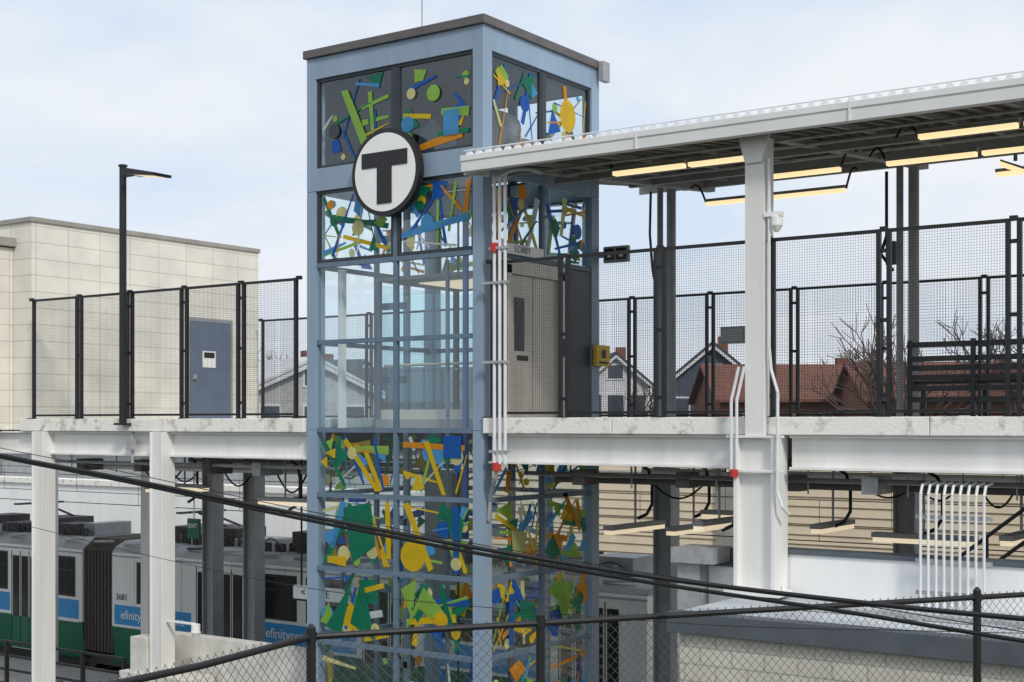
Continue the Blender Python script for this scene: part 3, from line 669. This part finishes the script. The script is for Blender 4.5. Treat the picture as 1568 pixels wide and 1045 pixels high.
# ------------------------------------------------------------------ bare trees
def tree(name,x,y,zt,seed,spread=1.0,mt=M_bark):
    r=R(seed); c=P(name,mt); H=zt+7.2
    def br(p,d,l,rad,lev):
        n=3; q=p
        for i in range(n):
            d=(d+Vector((r.uniform(-.12,.12),r.uniform(-.12,.12),r.uniform(-.02,.1)))).normalized()
            q2=q+d*l/n; c.cyl(q,q2,rad*(1-.3*i/n),rad*(1-.3*(i+1)/n),n=4 if lev<4 else 3,cap=False); q=q2
        if lev>=6: return
        for k in range(r.choice([2,3,3]) if lev<5 else 3):
            a=r.uniform(0,6.28); t=r.uniform(.3,.75)*spread
            o=d.orthogonal().normalized(); o.rotate(Matrix.Rotation(a,3,d))
            nd=(d*math.cos(t)+o*math.sin(t)+Vector((0,0,.15))).normalized()
            br(q,nd,l*r.uniform(.62,.85),rad*.64,lev+1)
    br(Vector((x,y,-7.2)),Vector((0,0,1)),H*.27,H*.02,0)
    mz=max(v[2] for v in c.v); f=H/(mz+7.2)
    c.v=[(x+(v[0]-x)*f,y+(v[1]-y)*f,-7.2+(v[2]+7.2)*f) for v in c.v]
    c.done(rec=False)
tree('bare_tree',-6.2,31.1,3.3,1); tree('bare_tree',-2.7,33.3,4.4,2,1.1); tree('bare_tree',-37.6,33.5,4.4,3,1.1); tree('bare_tree',-12,50,3.6,4)
tree('bare_tree',-22,44,2.6,5); tree('bare_tree',-.5,36,3.8,6); tree('bare_tree',-34,30,3.0,7); tree('bare_tree',-28,58,3.5,8)
r=R(44); c=P('distant_trees',M_twig)
for i in range(9000):
    a=r.uniform(-.55,.45); d=r.uniform(110,170); hh=1.2+1.6*math.sin(a*31)*math.sin(a*13+1)+r.uniform(-.5,.5)
    p=CAM+EX*(a*d)+EY*d; z=-7+ (hh+8)*math.sqrt(r.random()); s_=r.uniform(.15,.5)
    v=[Vector((p.x,p.y,z))+Vector((r.uniform(-1,1),r.uniform(-1,1),r.uniform(-1,1)))*s_ for _ in range(3)]
    c.add(v,[(0,1,2)])
c.done(rec=False)
# ------------------------------------------------------------------ foreground chain-link fence
F=group('chain_link_fence'); a=P('frame',M_black,F); w=P('chain_mesh',mat('chain_wire',(.10,.10,.105),.5,metal=.3),F)
A=Vector((5.73,-9.87,0)); Bp=Vector((8.92,-4.99,0)); u=(Bp-A).normalized(); E=Bp+u*5; A2=Vector((6.05,-12.2,0))
def chain(p,q,zt,zb):
    L_=(q-p).length; d=(q-p)/L_; h=zt-zb; st=.078; 
    for sgn in(1,-1):
        s0=-h
        while s0<L_+h:
            sa,sb=s0,s0+sgn*h
            ds=sb-sa
            t1=(0-sa)/ds; t2=(L_-sa)/ds
            if t1>t2:t1,t2=t2,t1
            lo,hi=max(0.,t1),min(1.,t2)
            if hi>lo+.01:
                P0=p+d*(sa+(sb-sa)*lo)+Vector((0,0,zb+h*lo)); P1=p+d*(sa+(sb-sa)*hi)+Vector((0,0,zb+h*hi))
                w.cyl(P0,P1,.0022,n=3,cap=False)
            s0+=st
chain(A,E,-1.46,-2.6); chain(A2,A,-1.46,-2.6)
a.cyl((A.x,A.y,-1.5),(E.x,E.y,-1.5),.024,n=10)
mid=(A+A2)/2
a.tube([(A.x,A.y,-1.5),(mid.x,mid.y,-1.52),(A2.x,A2.y,-1.5)],.024,10)
for p in(A,A+u*1.75,Bp,Bp+u*3,A2): a.cyl((p.x,p.y,-3.4),(p.x,p.y,-1.44),.034,n=12); a.cyl((p.x,p.y,-1.44),(p.x,p.y,-1.41),.034,.01,n=12); a.cyl((p.x,p.y,-1.53),(p.x,p.y,-1.47),.042,n=12)
a.done(); w.done(rec=False)
# ------------------------------------------------------------------ overhead cables in the foreground
oc=P('overhead_cable',M_black)
def cable(pts,r_):
    P3=[]
    for d,rt_,z in pts: P3.append(CAM+EX*rt_+EY*d+Vector((0,0,z)))
    n=len(P3); out=[]
    for i in range(n-1):
        p0=P3[max(i-1,0)];p1=P3[i];p2=P3[i+1];p3=P3[min(i+2,n-1)]
        for k in range(8):
            t=k/8; out.append(.5*((2*p1)+(-p0+p2)*t+(2*p0-5*p1+4*p2-p3)*t*t+(-p0+3*p1-3*p2+p3)*t**3))
    out.append(P3[-1]); oc.tube(out,r_,6)
# (depth,right,height) sampled along long spans
def span(pts,dy=0):
    o=[]
    for px,py in pts:
        d=13-4.0*(px/1568); o.append((d,(px-784)/2100*d,(648-py-dy)/2100*d))
    return o
s1=[(-200,655),(0,697),(200,735),(400,776),(600,815),(740,841),(1000,884),(1300,921),(1568,948),(1800,965)]
s2=[(-200,657),(0,700),(200,739),(400,782),(600,822),(740,849),(1000,893),(1300,938),(1568,982),(1800,1015)]
s3=[(-200,750),(0,795),(250,856),(500,905),(800,935),(1100,958),(1400,966),(1568,970),(1800,972)]
cable(span(s1),.020); cable(span(s2),.017); cable(span(s2,-14),.004); cable(span(s3),.003)
oc.done(rec=False)
# ------------------------------------------------------------------ world, light, camera
wd=bpy.data.worlds.new('World'); S.world=wd; wd.use_nodes=True; nt=wd.node_tree; N=nt.nodes; Lk=nt.links
bg=N['Background']; bg.inputs[1].default_value=.1
sk=N.new('ShaderNodeTexSky'); sk.sky_type='NISHITA'; sk.sun_disc=False; sk.sun_elevation=rt(40); sk.sun_rotation=rt(122); sk.dust_density=2
tc=N.new('ShaderNodeTexCoord'); mp=N.new('ShaderNodeMapping'); mp.inputs['Scale'].default_value=(1.2,1.2,3.0)
no=N.new('ShaderNodeTexNoise'); no.inputs['Scale'].default_value=3.2; no.inputs['Detail'].default_value=8; no.inputs['Roughness'].default_value=.52; no.inputs['Distortion'].default_value=.3
Lk.new(tc.outputs['Generated'],mp.inputs[0]); Lk.new(mp.outputs[0],no.inputs['Vector'])
m0=N.new('ShaderNodeMix'); m0.data_type='RGBA'; m0.inputs[0].default_value=.86; Lk.new(sk.outputs[0],m0.inputs[6]); m0.inputs[7].default_value=(7.3,8.4,9.9,1)
cr=N.new('ShaderNodeValToRGB'); cr.color_ramp.elements[0].position=.36; cr.color_ramp.elements[0].color=(0,0,0,1); cr.color_ramp.elements[1].position=.62; cr.color_ramp.elements[1].color=(1,1,1,1)
Lk.new(no.outputs['Fac'],cr.inputs[0])
mx=N.new('ShaderNodeMix'); mx.data_type='RGBA'; Lk.new(cr.outputs[0],mx.inputs[0]); Lk.new(m0.outputs[2],mx.inputs[6]); mx.inputs[7].default_value=(8.7,9.0,9.5,1)
Lk.new(mx.outputs[2],bg.inputs[0])
su=bpy.data.lights.new('sun','SUN'); su.energy=2.1; su.angle=rt(10); su.color=(1,.95,.87)
so=bpy.data.objects.new('sun',su); S.collection.objects.link(so)
dv=Vector((math.sin(rt(122))*math.cos(rt(40)),math.cos(rt(122))*math.cos(rt(40)),math.sin(rt(40))))
so.rotation_euler=dv.to_track_quat('Z','Y').to_euler()
cam=bpy.data.cameras.new('camera'); co_=bpy.data.objects.new('camera',cam); S.collection.objects.link(co_)
cam.sensor_width=36; cam.lens=36*2100/1568; cam.shift_y=(648-522.5)/1568; cam.clip_end=4000; cam.clip_start=.1
co_.location=CAM; co_.rotation_euler=(HP,0,rt(35)); S.camera=co_
S.view_settings.view_transform='Standard'; S.view_settings.look='None'; S.view_settings.exposure=0
